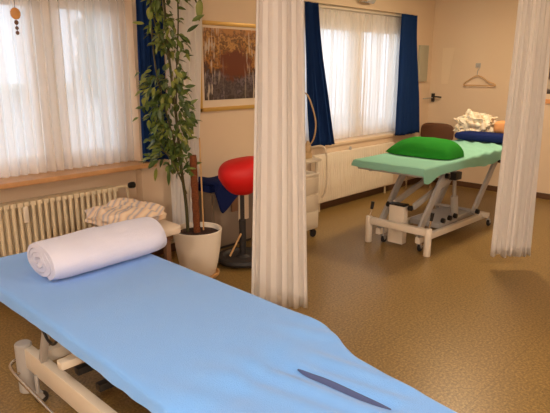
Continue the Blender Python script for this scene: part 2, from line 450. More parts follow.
curtain('blue_curtain', (6.17, 3.795), (6.495, 3.795), ZS2 - .02, 2.18, 6, 0.028, 'blue_curtain', 'blue curtain on the right side of the far window, beside the grey wall panel', seed=12, bot0=(6.09, 3.74), bot1=(6.63, 3.74), solid=.003, hemw=.006, group='blue curtains')
for xa, xb, z, lab in ((-0.48, 2.41, 2.15, 'slim white curtain rail inside the top of the left window'), (4.39, 6.49, 2.16, 'slim white curtain rail inside the top of the far window')):
    bm = bm_new(); box2(bm, (xa, 3.872, z), (xb, 3.898, ZT)); tag(build('curtain_rail', bm, 'white'), lab, 'curtain rail')

ztk = HC - 0.03
curtain('divider_curtain', (2.294, 2.335), (2.428, 2.131), 0.085, ztk, 5, 0.019, 'cream_curtain', 'cream divider curtain gathered between the blue couch and the trolley', group='cream divider curtains', seed=21, bot0=(2.25, 2.372), bot1=(2.455, 2.08), solid=.002, hemw=.03, irr=.45)
curtain('divider_curtain', (2.62, 3.70), (2.99, 3.665), 0.12, ztk, 6, 0.011, 'cream_curtain', 'cream divider curtain gathered against the wall behind the potted plant', seed=23, bot1=(2.85, 3.69), solid=.002, hemw=.015, group='cream divider curtains')
curtain('divider_curtain', (4.205, 1.64), (4.375, 1.46), 0.10, ztk, 8, 0.015, 'cream_curtain', 'cream divider curtain at the right in front of the mint green couch', seed=27, bot0=(4.185, 1.66), bot1=(4.395, 1.425), solid=.002, hemw=.03, irr=.45, group='cream divider curtains')
for pts, lab in (([(2.99, 3.665), (2.62, 3.0), (2.43, 2.35), (2.36, 2.2), (2.3, 1.2), (2.3, -.6)], 'white ceiling track carrying the two curtains around the blue couch'),
                 ([(4.1, 1.77), (4.32, 1.515), (4.9, 1.0), (6.9, .9)], 'white ceiling track carrying the right hand divider curtain')):
    bm = bm_new(); add_tube(bm, smooth_path([(x, y, HC - .013) for x, y in pts], 6), .013, 8); tag(build('curtain_track', bm, 'white'), lab, 'curtain track')

# ------------------------------------------------------------------ radiators
t = thing('radiator', (1.33, 3.72, 0), 'cream column radiator with vertical tubes under the left window', 'radiator', 'radiators')
bm = bm_new(); x = 0.60
while x < 2.11:
    for dy in (0, .075):
        add_tube(bm, [(x, 3.69 + dy, .10), (x, 3.69 + dy, .665)], .0135, 8)
    for z in (.10, .665):
        add_bar(bm, (x, 3.672, z), (x, 3.784, z), .040, .036, .012)
    x += .0440
build('column_body', bm, 'radiator', t)
bm = bm_new()
for z in (.10, .663): add_tube(bm, [(.585, 3.73, z), (2.125, 3.73, z)], .017, 10)
build('header_pipe', bm, 'radiator', t)
for xx in (.75, 1.95):
    bm = bm_new(); box2(bm, (xx - .012, 3.69, 0), (xx + .012, 3.77, .10), .003); build('foot', bm, 'radiator', t)
bm = bm_new(); add_tube(bm, [(2.12, 3.73, .663), (2.22, 3.73, .663), (2.235, 3.74, .64), (2.24, 3.75, .5), (2.24, 3.75, 0.0)], .011, 8); build('supply_pipe', bm, 'radiator', t)
bm = bm_new(); add_lathe(bm, [(.012, 0), (.022, .006), (.026, .03), (.024, .05), (.008, .056)], (2.24, 3.73, .663), 14, 'X'); build('valve_knob', bm, 'black', t)
bm = bm_new(); box2(bm, (1.40, 3.655, .545), (1.434, 3.674, .655), .006); build('heat_meter', bm, 'white', t)['label'] = 'small white heat meter'

t = thing('radiator', (5.33, 3.74, 0), 'cream ribbed panel radiator under the far window', 'radiator', 'radiators')
bm = bm_new()
def panel_fn(xa, xb, n, y, za, zb):
    def f(u, v):
        s = u * n; k = s - int(s)
        dep = .010 * (1 if .2 < k < .8 else 0)
        return (lerp(xa, xb, u), y - dep * min(1, min(v, 1 - v) * 20), lerp(za, zb, v))
    return f
add_grid(bm, 42 * 5 + 1, 9, panel_fn(4.50, 6.05, 42, 3.735, .11, .635))
build('ribbed_panel', bm, 'radiator2', t)
bm = bm_new(); box2(bm, (4.50, 3.7345, .60), (6.05, 3.80, .636), .004); box2(bm, (4.50, 3.742, .11), (6.05, 3.80, .61), .004); build('radiator_body', bm, 'radiator2', t)
for xx in (4.62, 5.93):
    bm = bm_new(); add_tube(bm, [(xx, 3.77, 0.0), (xx, 3.77, .12)], .012, 8); build('riser_pipe', bm, 'radiator', t)
bm = bm_new(); add_lathe(bm, [(.01, 0), (.016, .004), (.018, .03), (.008, .038)], (5.15, 3.76, .635), 10); build('air_valve', bm, 'steel', t)

# ------------------------------------------------------------------ treatment couches
def cover_mesh(stations, hem, axis, wr, nprof=56, R=0.022, hemfn=None):
    """fitted sheet: stations = (l, w0, w1, z) along the couch; flat top, rounded rim, hanging side"""
    def prof(w0, w1, z, h0, h1):
        pts = [(w0 - .006, z - h0), (w0 - .003, z - h0 * .6), (w0, z - R)]
        for k in range(1, 5):
            a = pi / 2 * k / 4; pts.append((w0 + R * (1 - cos(a)), z - R * (1 - sin(a))))
        for k in range(1, nprof): pts.append((lerp(w0 + R, w1 - R, k / nprof), z))
        for k in range(4, 0, -1):
            a = pi / 2 * k / 4; pts.append((w1 - R * (1 - cos(a)), z - R * (1 - sin(a))))
        pts += [(w1, z - R), (w1 + .003, z - h1 * .6), (w1 + .006, z - h1)]
        return pts
    bm = bm_new(); rings = []
    first, last = stations[0], stations[-1]
    def endset(st, sgn):
        l, a, b, z = st; out = []
        for dl, dz in ((0.006, hem), (0.003, hem * .6), (0, R), (-R * .3, R * .3), (-R, 0)):
            out.append(((l + sgn * dl, a, b, z), dz))
        return out
    seq = endset(first, -1 if first[0] < last[0] else 1) + [(s, 0) for s in stations[1:-1]] + endset(last, 1 if first[0] < last[0] else -1)[::-1]
    for st, cut in seq:
        l, a, b, z = st
        h0 = hemfn(l, 0) if hemfn else hem; h1 = hemfn(l, 1) if hemfn else hem
        ring = []
        for w, zz in prof(a, b, z, h0, h1):
            if cut: zz = min(zz, z - cut + (0.0 if cut < hem else 0.012 * nz(w * 9, l)))
            top = zz > z - R * 1.05
            if top: zz += wr(l, w)
            else:
                k = .006 * nz(l * 14, zz * 6, 2.0); w += k
            ring.append(bm.verts.new((w, l, zz) if axis == 'Y' else (l, w, zz)))
        rings.append(ring)
    for i in range(len(rings) - 1):
        for j in range(len(rings[0]) - 1):
            bm.faces.new((rings[i][j], rings[i + 1][j], rings[i + 1][j + 1], rings[i][j + 1]))
    return bm

def caster(parent, x, y, top, r=.032, m='steel'):
    bm = bm_new()
    add_tube(bm, [(x, y, top), (x, y, r * 1.9)], .010, 8)
    for s in (-1, 1): add_bar(bm, (x, y + s * r * .5, r * 2), (x + r * .5, y + s * r * .5, r), .004, r * .8)
    add_box(bm, (x, y, r * 2.05), (r * 1.1, r * 1.2, .006))
    c = build('caster', bm, m, parent)
    bm = bm_new(); add_lathe(bm, [(r * .3, -r * .36), (r * .9, -r * .36), (r, -r * .25), (r, r * .25), (r * .9, r * .36), (r * .3, r * .36)], (x + r * .5, y, r), 18, 'Y')
    build('wheel', bm, 'darkgrey', c)

# ---- near couch (blue): runs along Y, top at .60
ZB = 0.60
couch = thing('treatment_couch', (1.18, 1.7, 0), 'near treatment couch under a light blue terry cover with a dark face slit', 'treatment couch', 'treatment couches')
st = []
Y_far, Y_bend, Y_near = 2.92, 1.24, 0.42
for k in range(60):
    l = lerp(Y_far, Y_bend, k / 59)
    st.append((l, .793 + .012 * (1 - abs(l - 2) / 1.2), 1.556 + .008 * nz(l * 3, 1), ZB))
prev = None
for k in range(1, 46):
    l = lerp(Y_bend, Y_near, k / 45)
    q = sm((Y_bend - l) / .26) * .105 + max(0, (Y_bend - .2 - l)) * .14
    st.append((l, .793 + q, 1.556 - q, ZB - .012 * sm((Y_bend - l) / .15)))
SL = [(1.236, 1.085), (1.2365, 1.02), (1.243, .93), (1.252, .83), (1.263, .745)]
def slx(l):
    for (a, b), (c, d) in zip(SL[:-1], SL[1:]):
        if d <= l <= b: return lerp(a, c, (b - l) / (b - d))
    return SL[0][0] if l > SL[0][1] else SL[-1][0]
def wr1(l, w):
    z = .003 * nz(l * 2.2, w * 2.2, 4) + .0022 * nz(l * 7, w * 3, 9)
    e = math.exp(-((l - 1.13) / .17) ** 2)
    z += e * .006 * sin(w * 46 + l * 9 + 3 * nz(l * 4, w * 4)) * .7
    z += -.006 * math.exp(-((l - 1.17 - .05 * sin(w * 5)) / .05) ** 2)
    d = w - slx(l); inr = sm((1.14 - l) / .05) * sm((l - .70) / .05)
    z += -.006 * inr * math.exp(-(d / .045) ** 2)
    z += .005 * inr * sin(d * 70 + l * 6) * math.exp(-(d / .2) ** 2)
    return z
st2 = st
bm = cover_mesh(st2, .050, 'Y', wr1)
build('terry_cover', bm, 'bluecloth', couch)
# the dark slit: a rimmed opening sunk in the head section
bm = bm_new()
def slit(u, v):
    l = lerp(SL[0][1], SL[-1][1], u); w = .010 * (1 - abs(2 * u - 1) ** 4) + .002
    x = slx(l) + (v - .5) * 2 * w
    return (x, l, ZB - .012 + wr1(l, x) + .0028 - .001 * (1 - abs(2 * v - 1)))
add_grid(bm, 40, 7, slit)
build('face_slit', bm, 'slot', couch, solid=.002)['label'] = 'dark face slit'
bm = bm_new(); box2(bm, (.812, 1.26, ZB - .050), (1.54, 2.90, ZB - .030), .004); box2(bm, (.97, .46, ZB - .075), (1.38, 1.26, ZB - .04), .004)
build('couch_board', bm, 'black', couch)
for x in (.90, 1.45):
    bm = bm_new(); add_bar(bm, (x, 2.88, ZB - .085), (x, 1.30, ZB - .085), .028, .035, .004)
    build('top_rail', bm, 'darkgrey', couch)
for x in (.925, 1.43):
    bm = bm_new(); add_bar(bm, (x, 2.56, .19), (x, .72, .19), .045, .105, .008); build('base_beam', bm, 'white', couch)
    for y in (2.575, .70):
        bm = bm_new(); add_lathe(bm, [(.036, .0), (.040, .004), (.040, .250), (.034, .257), (.006, .2575)], (x - .012, y, 0), 24); build('leg', bm, 'steel', couch)
for y in (2.42, .85):
    for x in (.90, 1.455): caster(couch, x, y, .15, .030)
for y in (2.5, .80):
    bm = bm_new(); add_bar(bm, (.93, y, .19), (1.43, y, .19), .05, .06, .006); build('cross_beam', bm, 'white', couch)
bm = bm_new()
add_tube(bm, smooth_path([(1.02, 2.685, .115), (.93, 2.70, .115), (.885, 2.68, .115), (.860, 2.62, .115), (.850, 2.45, .115), (.838, 1.9, .115), (.83, .7, .115)], 6), .0085, 10)
add_tube(bm, [(.915, 2.56, .115), (.862, 2.56, .115)], .006, 8); add_tube(bm, [(.93, 1.2, .115), (.834, 1.2, .115)], .006, 8)
build('foot_control_rail', bm, 'chrome', couch)
# lifting arms between base and top
for x in (1.00, 1.36):
    for y0, y1 in ((2.35, 1.90), (1.35, .90)):
        bm = bm_new(); add_bar(bm, (x, y0, .20), (x, y1, ZB - .09), .045, .028, .005, up=(0, .7, .7)); build('lift_arm', bm, 'white', couch)
bm = bm_new(); add_tube(bm, [(1.18, 2.3, .17), (1.18, 1.85, .33)], .032, 14); add_tube(bm, [(1.18, 1.85, .33), (1.18, 1.55, .44)], .016, 12); build('lift_motor', bm, 'steel', couch)
bm = bm_new(); add_bar(bm, (.87, 2.08, .35), (1.46, 2.08, .35), .045, .035, .005); build('cross_bar', bm, 'white', couch)
for y in (1.97, 1.80):
    bm = bm_new(); add_bar(bm, (.89, y, .36), (1.46, y, .36), .035, .03, .004); build('cross_slat', bm, 'black', couch)
bm = bm_new(); add_bar(bm, (.915, 2.36, .245), (.905, 2.25, .46), .03, .035, .008); add_bar(bm, (.905, 2.25, .46), (.90, 2.18, .50), .03, .03, .008)
build('release_lever', bm, 'steel', couch)
bm = bm_new(); add_tube(bm, smooth_path([(.835, 2.12, .515), (.833, 2.08, .485), (.833, 2.03, .48), (.835, 1.99, .51)], 6), .006, 8); build('cover_strap', bm, 'black', couch)

# ---- far couch (mint): runs along X, top at .77
ZF = 0.77
couch2 = thing('treatment_couch', (5.0, 2.5, 0), 'far treatment couch under a mint green sheet with a white lifting base', 'treatment couch', 'treatment couches')
st = [(lerp(3.95, 6.20, k / 79), 2.155, 2.855, ZF + .0 * k) for k in range(80)]
def wr2(l, w):
    z = .004 * nz(l * 2.5, w * 2.5, 1)
    k = sm((l - 4.6) / .5)
    z += k * .007 * sin((l - w * 1.3) * 26 + 4 * nz(l * 3, w * 3))
    return z
def hem2(l, side):
    if side == 0:                                      # near long side: the sheet hangs in a soft swag at the corner
        return .085 + .05 * math.exp(-((l - 4.02) / .12) ** 2) + .03 * sm((l - 4.6) / .5) * (1 + .8 * nz(l * 6, 2))
    return .06
bm = cover_mesh(st, .062, 'X', wr2, hemfn=hem2)
build('sheet', bm, 'green_sheet', couch2)
bm = bm_new(); box2(bm, (3.98, 2.19, ZF - .085), (6.17, 2.82, ZF - .03), .005); build('couch_board', bm, 'steel', couch2)
for y in (2.24, 2.77):
    bm = bm_new(); add_bar(bm, (4.1, y, ZF - .10), (6.1, y, ZF - .10), .03, .035, .004); build('top_rail', bm, 'steel', couch2)
bm = bm_new(); add_bar(bm, (4.095, 2.16, .205), (4.095, 2.75, .205), .05, .062, .008); build('foot_crossbar', bm, 'white', couch2)
for y in (2.16, 2.752):
    bm = bm_new(); add_lathe(bm, [(.028, 0), (.031, .004), (.031, .236), (.027, .242), (.005, .243)], (4.095, y, 0), 20); lg = build('leg', bm, 'white', couch2)
    bm = bm_new(); add_tube(bm, [(4.10, y, .235), (4.115, y - .01, .315)], .008, 8); lv = build('pedal_lever', bm, 'chrome', couch2)
    bm = bm_new(); add_tube(bm, [(4.114, y - .0095, .308), (4.122, y - .015, .375)], [.014, .016], 10); build('lever_grip', bm, 'black', lv)
bm = bm_new(); box2(bm, (4.15, 2.435, .025), (4.225, 2.585, .37), .008); build('motor_housing', bm, 'white', couch2)
bm = bm_new(); box2(bm, (4.145, 2.43, .37), (4.23, 2.59, .385), .004); build('housing_cap', bm, 'black', couch2)
for y in (2.26, 2.66):
    bm = bm_new(); add_bar(bm, (4.10, y, .115), (5.45, y, .085), .045, .055, .006); build('base_rail', bm, 'white', couch2)
bm = bm_new(); add_bar(bm, (5.36, 2.18, .11), (5.36, 2.76, .11), .05, .05, .006); build('head_crossbar', bm, 'white', couch2)
for x, y in ((4.16, 2.27), (4.16, 2.64), (5.36, 2.18), (5.36, 2.76)): caster(couch2, x, y, .15 if x < 5 else .1, .034, 'steel')
for y in (2.27, 2.38 + .28):
    for xa, xb in ((4.11, 4.55), (5.18, 5.66)):
        bm = bm_new(); add_bar(bm, (xa, y, .15), (xb, y, ZF - .105), .026, .075, .006, up=(-.7, 0, .7)); build('lift_arm', bm, 'steel', couch2)
for y in (2.37, 2.565):
    bm = bm_new(); add_bar(bm, (4.20, y, .375), (4.95, y, .56), .024, .055, .006); build('link_arm', bm, 'steel', couch2)
for q in ((4.14, .17), (4.53, ZF - .13), (5.2, .17), (5.63, ZF - .13)):
    bm = bm_new(); add_tube(bm, [(q[0], 2.225, q[1]), (q[0], 2.70, q[1])], .017, 10); build('pivot_rod', bm, 'steel', couch2)
for p in ((4.19, 2.40, .36), (4.19, 2.62, .36), (4.14, 2.235, .175), (4.52, 2.24, .62), (5.2, 2.235, .17), (5.63, 2.235, .63), (4.86, 2.30, .18), (4.75, 2.30, .18), (4.62, 2.30, .18)):
    bm = bm_new(); add_lathe(bm, [(.008, -.025), (.024, -.02), (.026, .008), (.018, .014)], p, 12, 'Y'); build('pivot_knob', bm, 'black', couch2)
bm = bm_new(); add_tube(bm, [(4.95, 2.34, .09), (4.90, 2.34, .36)], .034, 14); add_tube(bm, [(4.90, 2.34, .36), (4.86, 2.34, ZF - .09)], .017, 10); build('lift_cylinder', bm, 'steel', couch2)
bm = bm_new(); box2(bm, (4.80, 2.29, .53), (4.92, 2.40, .60), .006); build('cylinder_clamp', bm, 'black', couch2)
bm = bm_new(); box2(bm, (4.55, 2.30, .115), (5.25, 2.60, .165), .006); build('base_tray', bm, 'steel', couch2)

# ------------------------------------------------------------------ things lying on the couches
# rolled white towel
bm = bm_new()
turns, thk = 3.3, .030
def spiral(a):
    r = .022 + thk * a / (2 * pi)
    return r
npt = 110; nx = 26
def roll_pt(a, r, x, seed=0):
    y = r * cos(a) * 1.22; z = r * sin(a) * .74
    k = .006 * nz(x * 7, y * 7, z * 7) + .004 * nz(x * 16, y * 16, z * 9)
    L = sqrt(y * y + z * z) + 1e-6
    return Vector((x, y * (1 + k / L), z * (1 + k / L)))
XA, XB = .975, 1.605
outer = []; inner = []
for i in range(npt + 1):
    a = 2 * pi * turns * i / npt
    outer.append((a, spiral(a) + thk * .46)); inner.append((a, spiral(a) - thk * .40))
loop = outer + inner[::-1]
rings = []
for k in range(nx + 1):
    u = k / nx; ring = []
    for (a, r) in loop:
        tele = (r - .06) * (-.12 if u < .5 else .12) * (abs(2 * u - 1) ** 6)
        wob = .010 * nz(a * .8, 3 if u < .5 else 7) * abs(2 * u - 1) ** 8
        edge = 1 - .10 * abs(2 * u - 1) ** 7
        p = roll_pt(a - 3.98, r * edge, lerp(XA, XB, u) - tele + wob)
        ring.append(bm.verts.new(p))
    rings.append(ring)
n = len(loop)
for k in range(nx):
    for j in range(n):
        bm.faces.new((rings[k][j], rings[k][(j + 1) % n], rings[k + 1][(j + 1) % n], rings[k + 1][j]))
for ring, rev in ((rings[0], True), (rings[-1], False)):
    for j in range(npt):
        f = (ring[j], ring[j + 1], ring[n - 2 - j], ring[n - 1 - j]); bm.faces.new(f if not rev else f[::-1])
zmin = min(v.co.z for v in bm.verts)
for v in bm.verts:
    zz = v.co.z - zmin
    if zz < .03: zz = .006 + zz * .8
    v.co.z = zz - .002
bmesh.ops.rotate(bm, cent=(1.26, 0, 0), matrix=Matrix.Rotation(radians(1.5), 3, 'Z'), verts=bm.verts)
bmesh.ops.translate(bm, vec=(0, 2.45, ZB + .002), verts=bm.verts)
tag(build('towel_roll', bm, 'towel'), 'rolled white towel lying across the far end of the blue couch', 'towel')

# green half-round bolster
bm = bm_new()
def bol(u, v):
    y = lerp(2.19, 2.865, u); a = pi * v
    e = (1 - abs(2 * u - 1) ** 5) ** .5 if u < .5 else (1 - abs(2 * u - 1) ** 2.4) ** .8
    e = max(e, .05)
    rx, rz = .20 * (.55 + .45 * e), .155 * e
    k = 1 + .05 * nz(y * 9, cos(a) * 2, sin(a) * 2)
    return (4.60 + rx * cos(a) * k, y, ZF + .008 + rz * (sin(a) ** .8 if sin(a) > 0 else 0) * k)
g = add_grid(bm, 36, 22, bol)
for i in range(35): bm.faces.new((g[i][0], g[i + 1][0], g[i + 1][-1], g[i][-1]))
bm.faces.new([v for v in g[0]]); bm.faces.new([v for v in g[-1]][::-1])
tag(build('bolster', bm, 'green'), 'bright green half-round bolster lying on the mint couch', 'bolster')

# navy folded towel, crumpled duvet, tan cushion at the head
bm = bm_new()
add_blob(bm, (5.88, 2.51, ZF + .054), (.12, .32, .046), .5, .35, 36, 14, lambda v: v * (1 + .05 * nz(v.x * 3, v.y * 6, v.z * 3)))
tag(build('folded_towel', bm, 'navy'), 'navy blue folded towel on the mint couch in front of the crumpled bedding', 'towel')
bm = bm_new()
def crump(v):
    q = v * 1.0
    r = abs(nz(q.x * 2.2 + 3, q.y * 2.6, q.z * 2.2)) * .55 + abs(nz(q.x * 5, q.y * 6, q.z * 5 + 2)) * .28
    o = v * (.82 + r)
    if o.z < 0: o.z *= .6
    return o
add_blob(bm, (6.13, 2.73, ZF + .118), (.115, .215, .155), .75, .7, 72, 40, crump)
zmin = min(v.co.z for v in bm.verts)
for v in bm.verts: v.co.z = max(v.co.z, ZF + .01)
tag(build('duvet', bm, 'duvet'), 'crumpled pale patterned duvet at the head of the mint couch', 'bedding')
bm = bm_new()
add_blob(bm, (6.10, 2.385, ZF + .148), (.09, .115, .07), .5, .4, 30, 14, lambda v: v * (1 + .06 * nz(v.x * 3, v.y * 4, v.z * 3)))
tag(build('cushion', bm, 'tan'), 'orange tan cushion beside the crumpled duvet on the mint couch', 'cushion')
bm = bm_new()
add_blob(bm, (6.11, 2.385, ZF + .043), (.085, .115, .034), .5, .4, 30, 12)
tag(build('folded_blanket', bm, 'duvet'), 'pale folded blanket under the orange tan cushion on the mint couch', 'blanket')

# ------------------------------------------------------------------ stool with bedding behind the near couch
t = thing('wooden_stool', (1.88, 3.12, 0), 'brown wooden stool between the blue couch and the left radiator', 'stool')
bm = bm_new(); box2(bm, (1.72, 2.94, .44), (2.08, 3.30, .475), .01); build('seat', bm, 'woodbrown', t)
for x in (1.75, 2.045):
    for y in (2.97, 3.27):
        bm = bm_new(); add_bar(bm, (x, y, 0), (x, y, .445), .038, .038, .004); build('leg', bm, 'woodbrown', t)
for y in (2.97, 3.27):
    bm = bm_new(); add_bar(bm, (1.75, y, .2), (2.045, y, .2), .02, .035, .003); build('stretcher', bm, 'woodbrown', t)
bm = bm_new()
def fold_disp(v): return v * (1 + .05 * nz(v.x * 3, v.y * 3, v.z * 2))
add_blob(bm, (1.91, 3.11, .508), (.225, .235, .032), .4, .3, 44, 14, fold_disp)
tag(build('folded_towel', bm, 'towel2'), 'cream folded towel on the wooden stool under the striped bedding', 'towel')
bm = bm_new()
add_blob(bm, (1.865, 3.17, .606), (.23, .22, .064), .75, .6, 70, 28, lambda v: Vector((v.x, v.y, v.z * (1 + (.75 * nz(v.x * 2.2 + 1, v.y * 2.2, 1) + .3 * nz(v.x * 6, v.y * 6, 2) if v.z > 0 else 0)))) * (1 + .14 * nz(v.x * 2.4, v.y * 3, v.z * 3)))
tag(build('folded_bedding', bm, 'stripes'), 'striped folded bedding on top of the cream towel behind the blue couch', 'bedding')

# ------------------------------------------------------------------ plant
PX, PY = 2.482, 3.198
Rv = Vector((sin(radians(43.9)), -cos(radians(43.9)), 0)); Fv = Vector((cos(radians(43.9)), sin(radians(43.9)), 0))
plant = thing('potted_plant', (PX, PY, 0), 'tall leafy green climbing plant in a round white pot', 'plant')
bm = bm_new(); add_lathe(bm, [(.0, .006), (.145, .006), (.155, .012), (.158, .03), (.148, .03), (.145, .018), (0, .018)], (PX, PY, 0), 40); build('saucer', bm, 'cork', plant)
bm = bm_new(); add_lathe(bm, [(.0, .019), (.115, .019), (.128, .03), (.150, .12), (.170, .24), (.180, .345), (.184, .37), (.180, .376), (.172, .372), (.166, .33), (.160, .30)], (PX, PY, 0), 48); build('pot', bm, 'pot', plant)
bm = bm_new(); add_lathe(bm, [(0, .348), (.06, .352), (.12, .346), (.1665, .338)], (PX, PY, 0), 32)
for v in bm.verts: v.co.z += .006 * nz(v.co.x * 30, v.co.y * 30)
build('soil', bm, 'soil', plant)
def pp(px, y, f=0.0):                                  # point on the plant, s across the view, z up, f away
    s = (px - 197.5) * .0076; z = 2.0 - .00713 * y
    p = Vector((PX, PY, 0)) + Rv * s + Fv * f; return Vector((p.x, p.y, z))
bm = bm_new(); pa, pb = pp(197, 236), pp(195.5, 150)
pts = [pa.lerp(pb, k / 14) for k in range(15)]
add_tube(bm, pts, [.025 + .003 * (k % 2) for k in range(15)], 14); build('moss_pole', bm, 'coco', plant)
bm = bm_new(); add_tube(bm, [pp(203, 236, .03), pp(201.5, 133, .05)], .006, 8); build('bamboo_stake', bm, 'bamboo', plant)
bm = bm_new()
main = smooth_path([pp(188, 236), pp(187, 200), pp(184, 165), pp(181, 110), pp(177, 55), pp(175, 10), pp(174, -25)], 5)
add_tube(bm, main, [lerp(.013, .007, k / (len(main) - 1)) for k in range(len(main))], 8)
side = [[pp(184, 165), pp(178, 130, -.04), pp(171, 95, -.06), pp(165, 60, -.05), pp(163, 20, -.03)],
        [pp(181, 110), pp(183, 60, .03), pp(186, 20, .03), pp(186, -20, .05)],
        [pp(177, 55), pp(167, 25, -.03), pp(162, -10, -.03)],
        [pp(188, 190), pp(184, 170, -.08), pp(176, 150, -.1), pp(168, 142, -.1)],
        [pp(186, -20, .05), pp(195, -12, .05), pp(203, 2, .05)]]
for sd in side: add_tube(bm, smooth_path(sd, 4), .006, 6)
build('stem', bm, 'stem', plant)

def add_leaf(bm, p, d, up, L, wd, curl):
    d = d.normalized(); s = d.cross(up)
    if s.length < .05: s = d.cross(Vector((1, 0, 0)))
    s.normalize(); u = s.cross(d).normalized()
    rows = []
    for k in range(6):
        t = k / 5; w = wd * (sin(pi * (t ** .8)) ** .8) if 0 < t < 1 else .0006
        c = p + d * (L * t) - u * (curl * L * t * t)
        rows.append((bm.verts.new(c - s * w + u * w * .3), bm.verts.new(c), bm.verts.new(c + s * w + u * w * .3)))
    for a, b in zip(rows[:-1], rows[1:]):
        bm.faces.new((a[0], a[1], b[1], b[0])); bm.faces.new((a[1], a[2], b[2], b[1]))
bm = bm_new()
clusters = [  # pixel-ish centre, spread, count
    (166, 5, 6, 10, 40), (176, 20, 11, 9, 26), (170, 36, 9, 11, 50), (184, 40, 8, 9, 28), (159, 28, 3, 10, 6),
    (160, 78, 9, 13, 66), (170, 90, 10, 16, 60), (182, 74, 8, 12, 36), (185, 98, 6, 10, 26), (160, 104, 9, 9, 40),
    (167, 120, 9, 12, 60), (186, 118, 6, 10, 40), (192, 112, 3, 5, 10), (162, 135, 7, 9, 46), (174, 142, 9, 9, 46), (184, 140, 7, 10, 32),
    (158, 152, 8, 4, 26), (176, 160, 7, 5, 24), (188, 162, 4, 5, 14), (168, -10, 12, 8, 40), (186, -8, 10, 8, 26)]
for cx, cy, sx_, sy_, n in clusters:
    for _ in range(int(n * 1.2)):
        px = rnd.gauss(cx + 2, sx_ * .46); py = rnd.gauss(cy, sy_ * .62)
        p = pp(px, py, rnd.gauss(0, .07) - .02)
        stemx = lerp(172, 182, min(1, max(0, py / 150)))
        outw = Rv * ((px - stemx) * .035 + rnd.gauss(0, .35)) + Fv * rnd.gauss(0, .45) + Vector((0, 0, rnd.gauss(-.45, .5)))
        add_leaf(bm, p, outw, Vector((rnd.gauss(0, .3), rnd.gauss(0, .3), 1)) - Fv * .6, rnd.uniform(.045, .080), rnd.uniform(.011, .018), rnd.uniform(0, .35))
for (px, py, dx, dz, L, wd) in ((207, -1, -.1, -1, .15, .026), (199, 20, .9, .5, .10, .016), (194, 30, .5, .35, .10, .014), (160, 163, -.2, -1, .11, .014), (172, 165, -.1, -1, .13, .014), (193, 126, .2, -1, .06, .012), (156, 22, -.9, .1, .09, .012), (192, 100, .8, .5, .09, .014), (190, 82, .6, .1, .08, .014)):
    add_leaf(bm, pp(px, py, .0), Rv * dx + Vector((0, 0, dz)) + Fv * .1, -Fv + Vector((0, 0, .3)), L, wd, .1)
build('foliage', bm, 'leaf', plant)

# ------------------------------------------------------------------ pictures
def picture(name_label, c, w, h, axis, fw, fd, matw, gold, left_half=True):
    t = thing('framed_picture', c, name_label, 'picture')
    def bx(bm, a0, z0, a1, z1, d0, d1, bev=0):
        if axis == 'Y': box2(bm, (c[0] + a0, c[1] - d1, c[2] + z0), (c[0] + a1, c[1] - d0, c[2] + z1), bev)
        else: box2(bm, (c[0] - d1, c[1] + a0, c[2] + z0), (c[0] - d0, c[1] + a1, c[2] + z1), bev)
    bm = bm_new(); W2 = w / 2
    bx(bm, -W2, 0, W2, fw, 0, fd, .004); bx(bm, -W2, h - fw, W2, h, 0, fd, .004); bx(bm, -W2, 0, -W2 + fw, h, 0, fd, .004); bx(bm, W2 - fw, 0, W2, h, 0, fd, .004)
    build('frame', bm, gold, t)
    bm = bm_new(); bx(bm, -W2 + fw * .5, fw * .5, W2 - fw * .5, h - fw * .5, .002, .010); build('mat_board', bm, 'matboard', t, smooth=False)
    l, b_, top = matw
    bm = bm_new(); bx(bm, -W2 + fw + l, fw + b_, W2 - fw - l, h - fw - top, .009, .013); build('painted_landscape', bm, 'painting', t, smooth=False)
picture('framed autumn landscape in a thin gold frame on the wall beside the plant', (3.42, W, 1.178), .80, .755, 'Y', .034, .022, (.03, .062, .022), 'brass')
picture('dark framed picture on the back wall, half hidden by the right hand curtain', (X1, 1.97, 1.14), .78, .90, 'X', .05, .025, (.01, .06, .01), 'tan')

# ------------------------------------------------------------------ red stool
SX, SY = 2.925, 3.18
t = thing('saddle_stool', (SX, SY, 0), 'red saddle stool on a round black base beside the potted plant', 'stool')
bm = bm_new()
def sad(v):
    o = v.copy()
    if o.z < 0:
        k = 1 + o.z * .42; o.x *= k; o.y *= k
    else:
        o.z *= .82 + .28 * min(1, max(0, (v.x + .9) / 1.4)) - .10 * v.y * v.y
    return o
add_blob(bm, (SX, SY, .715), (.185, .20, .145), .58, .8, 44, 26, sad, rotz=radians(-46))
build('seat', bm, 'red', t)
bm = bm_new(); add_tube(bm, [(SX, SY, .05), (SX, SY, .36)], .028, 14); add_tube(bm, [(SX, SY, .36), (SX, SY, .60)], .018, 12); build('column', bm, 'darkgrey', t)
bm = bm_new(); add_lathe(bm, [(.0, .012), (.17, .012), (.205, .018), (.215, .04), (.205, .062), (.16, .066), (.145, .05), (.06, .05), (.04, .07), (0, .07)], (SX, SY, 0), 40); build('base', bm, 'darkgrey', t)
bm = bm_new(); a = Vector((SX, SY, .25)) - Rv * .01 - Fv * .03; b = Vector((SX, SY, .075)) - Rv * .10 - Fv * .08; add_tube(bm, [a, b], .008, 8); build('foot_lever', bm, 'bamboo', t)

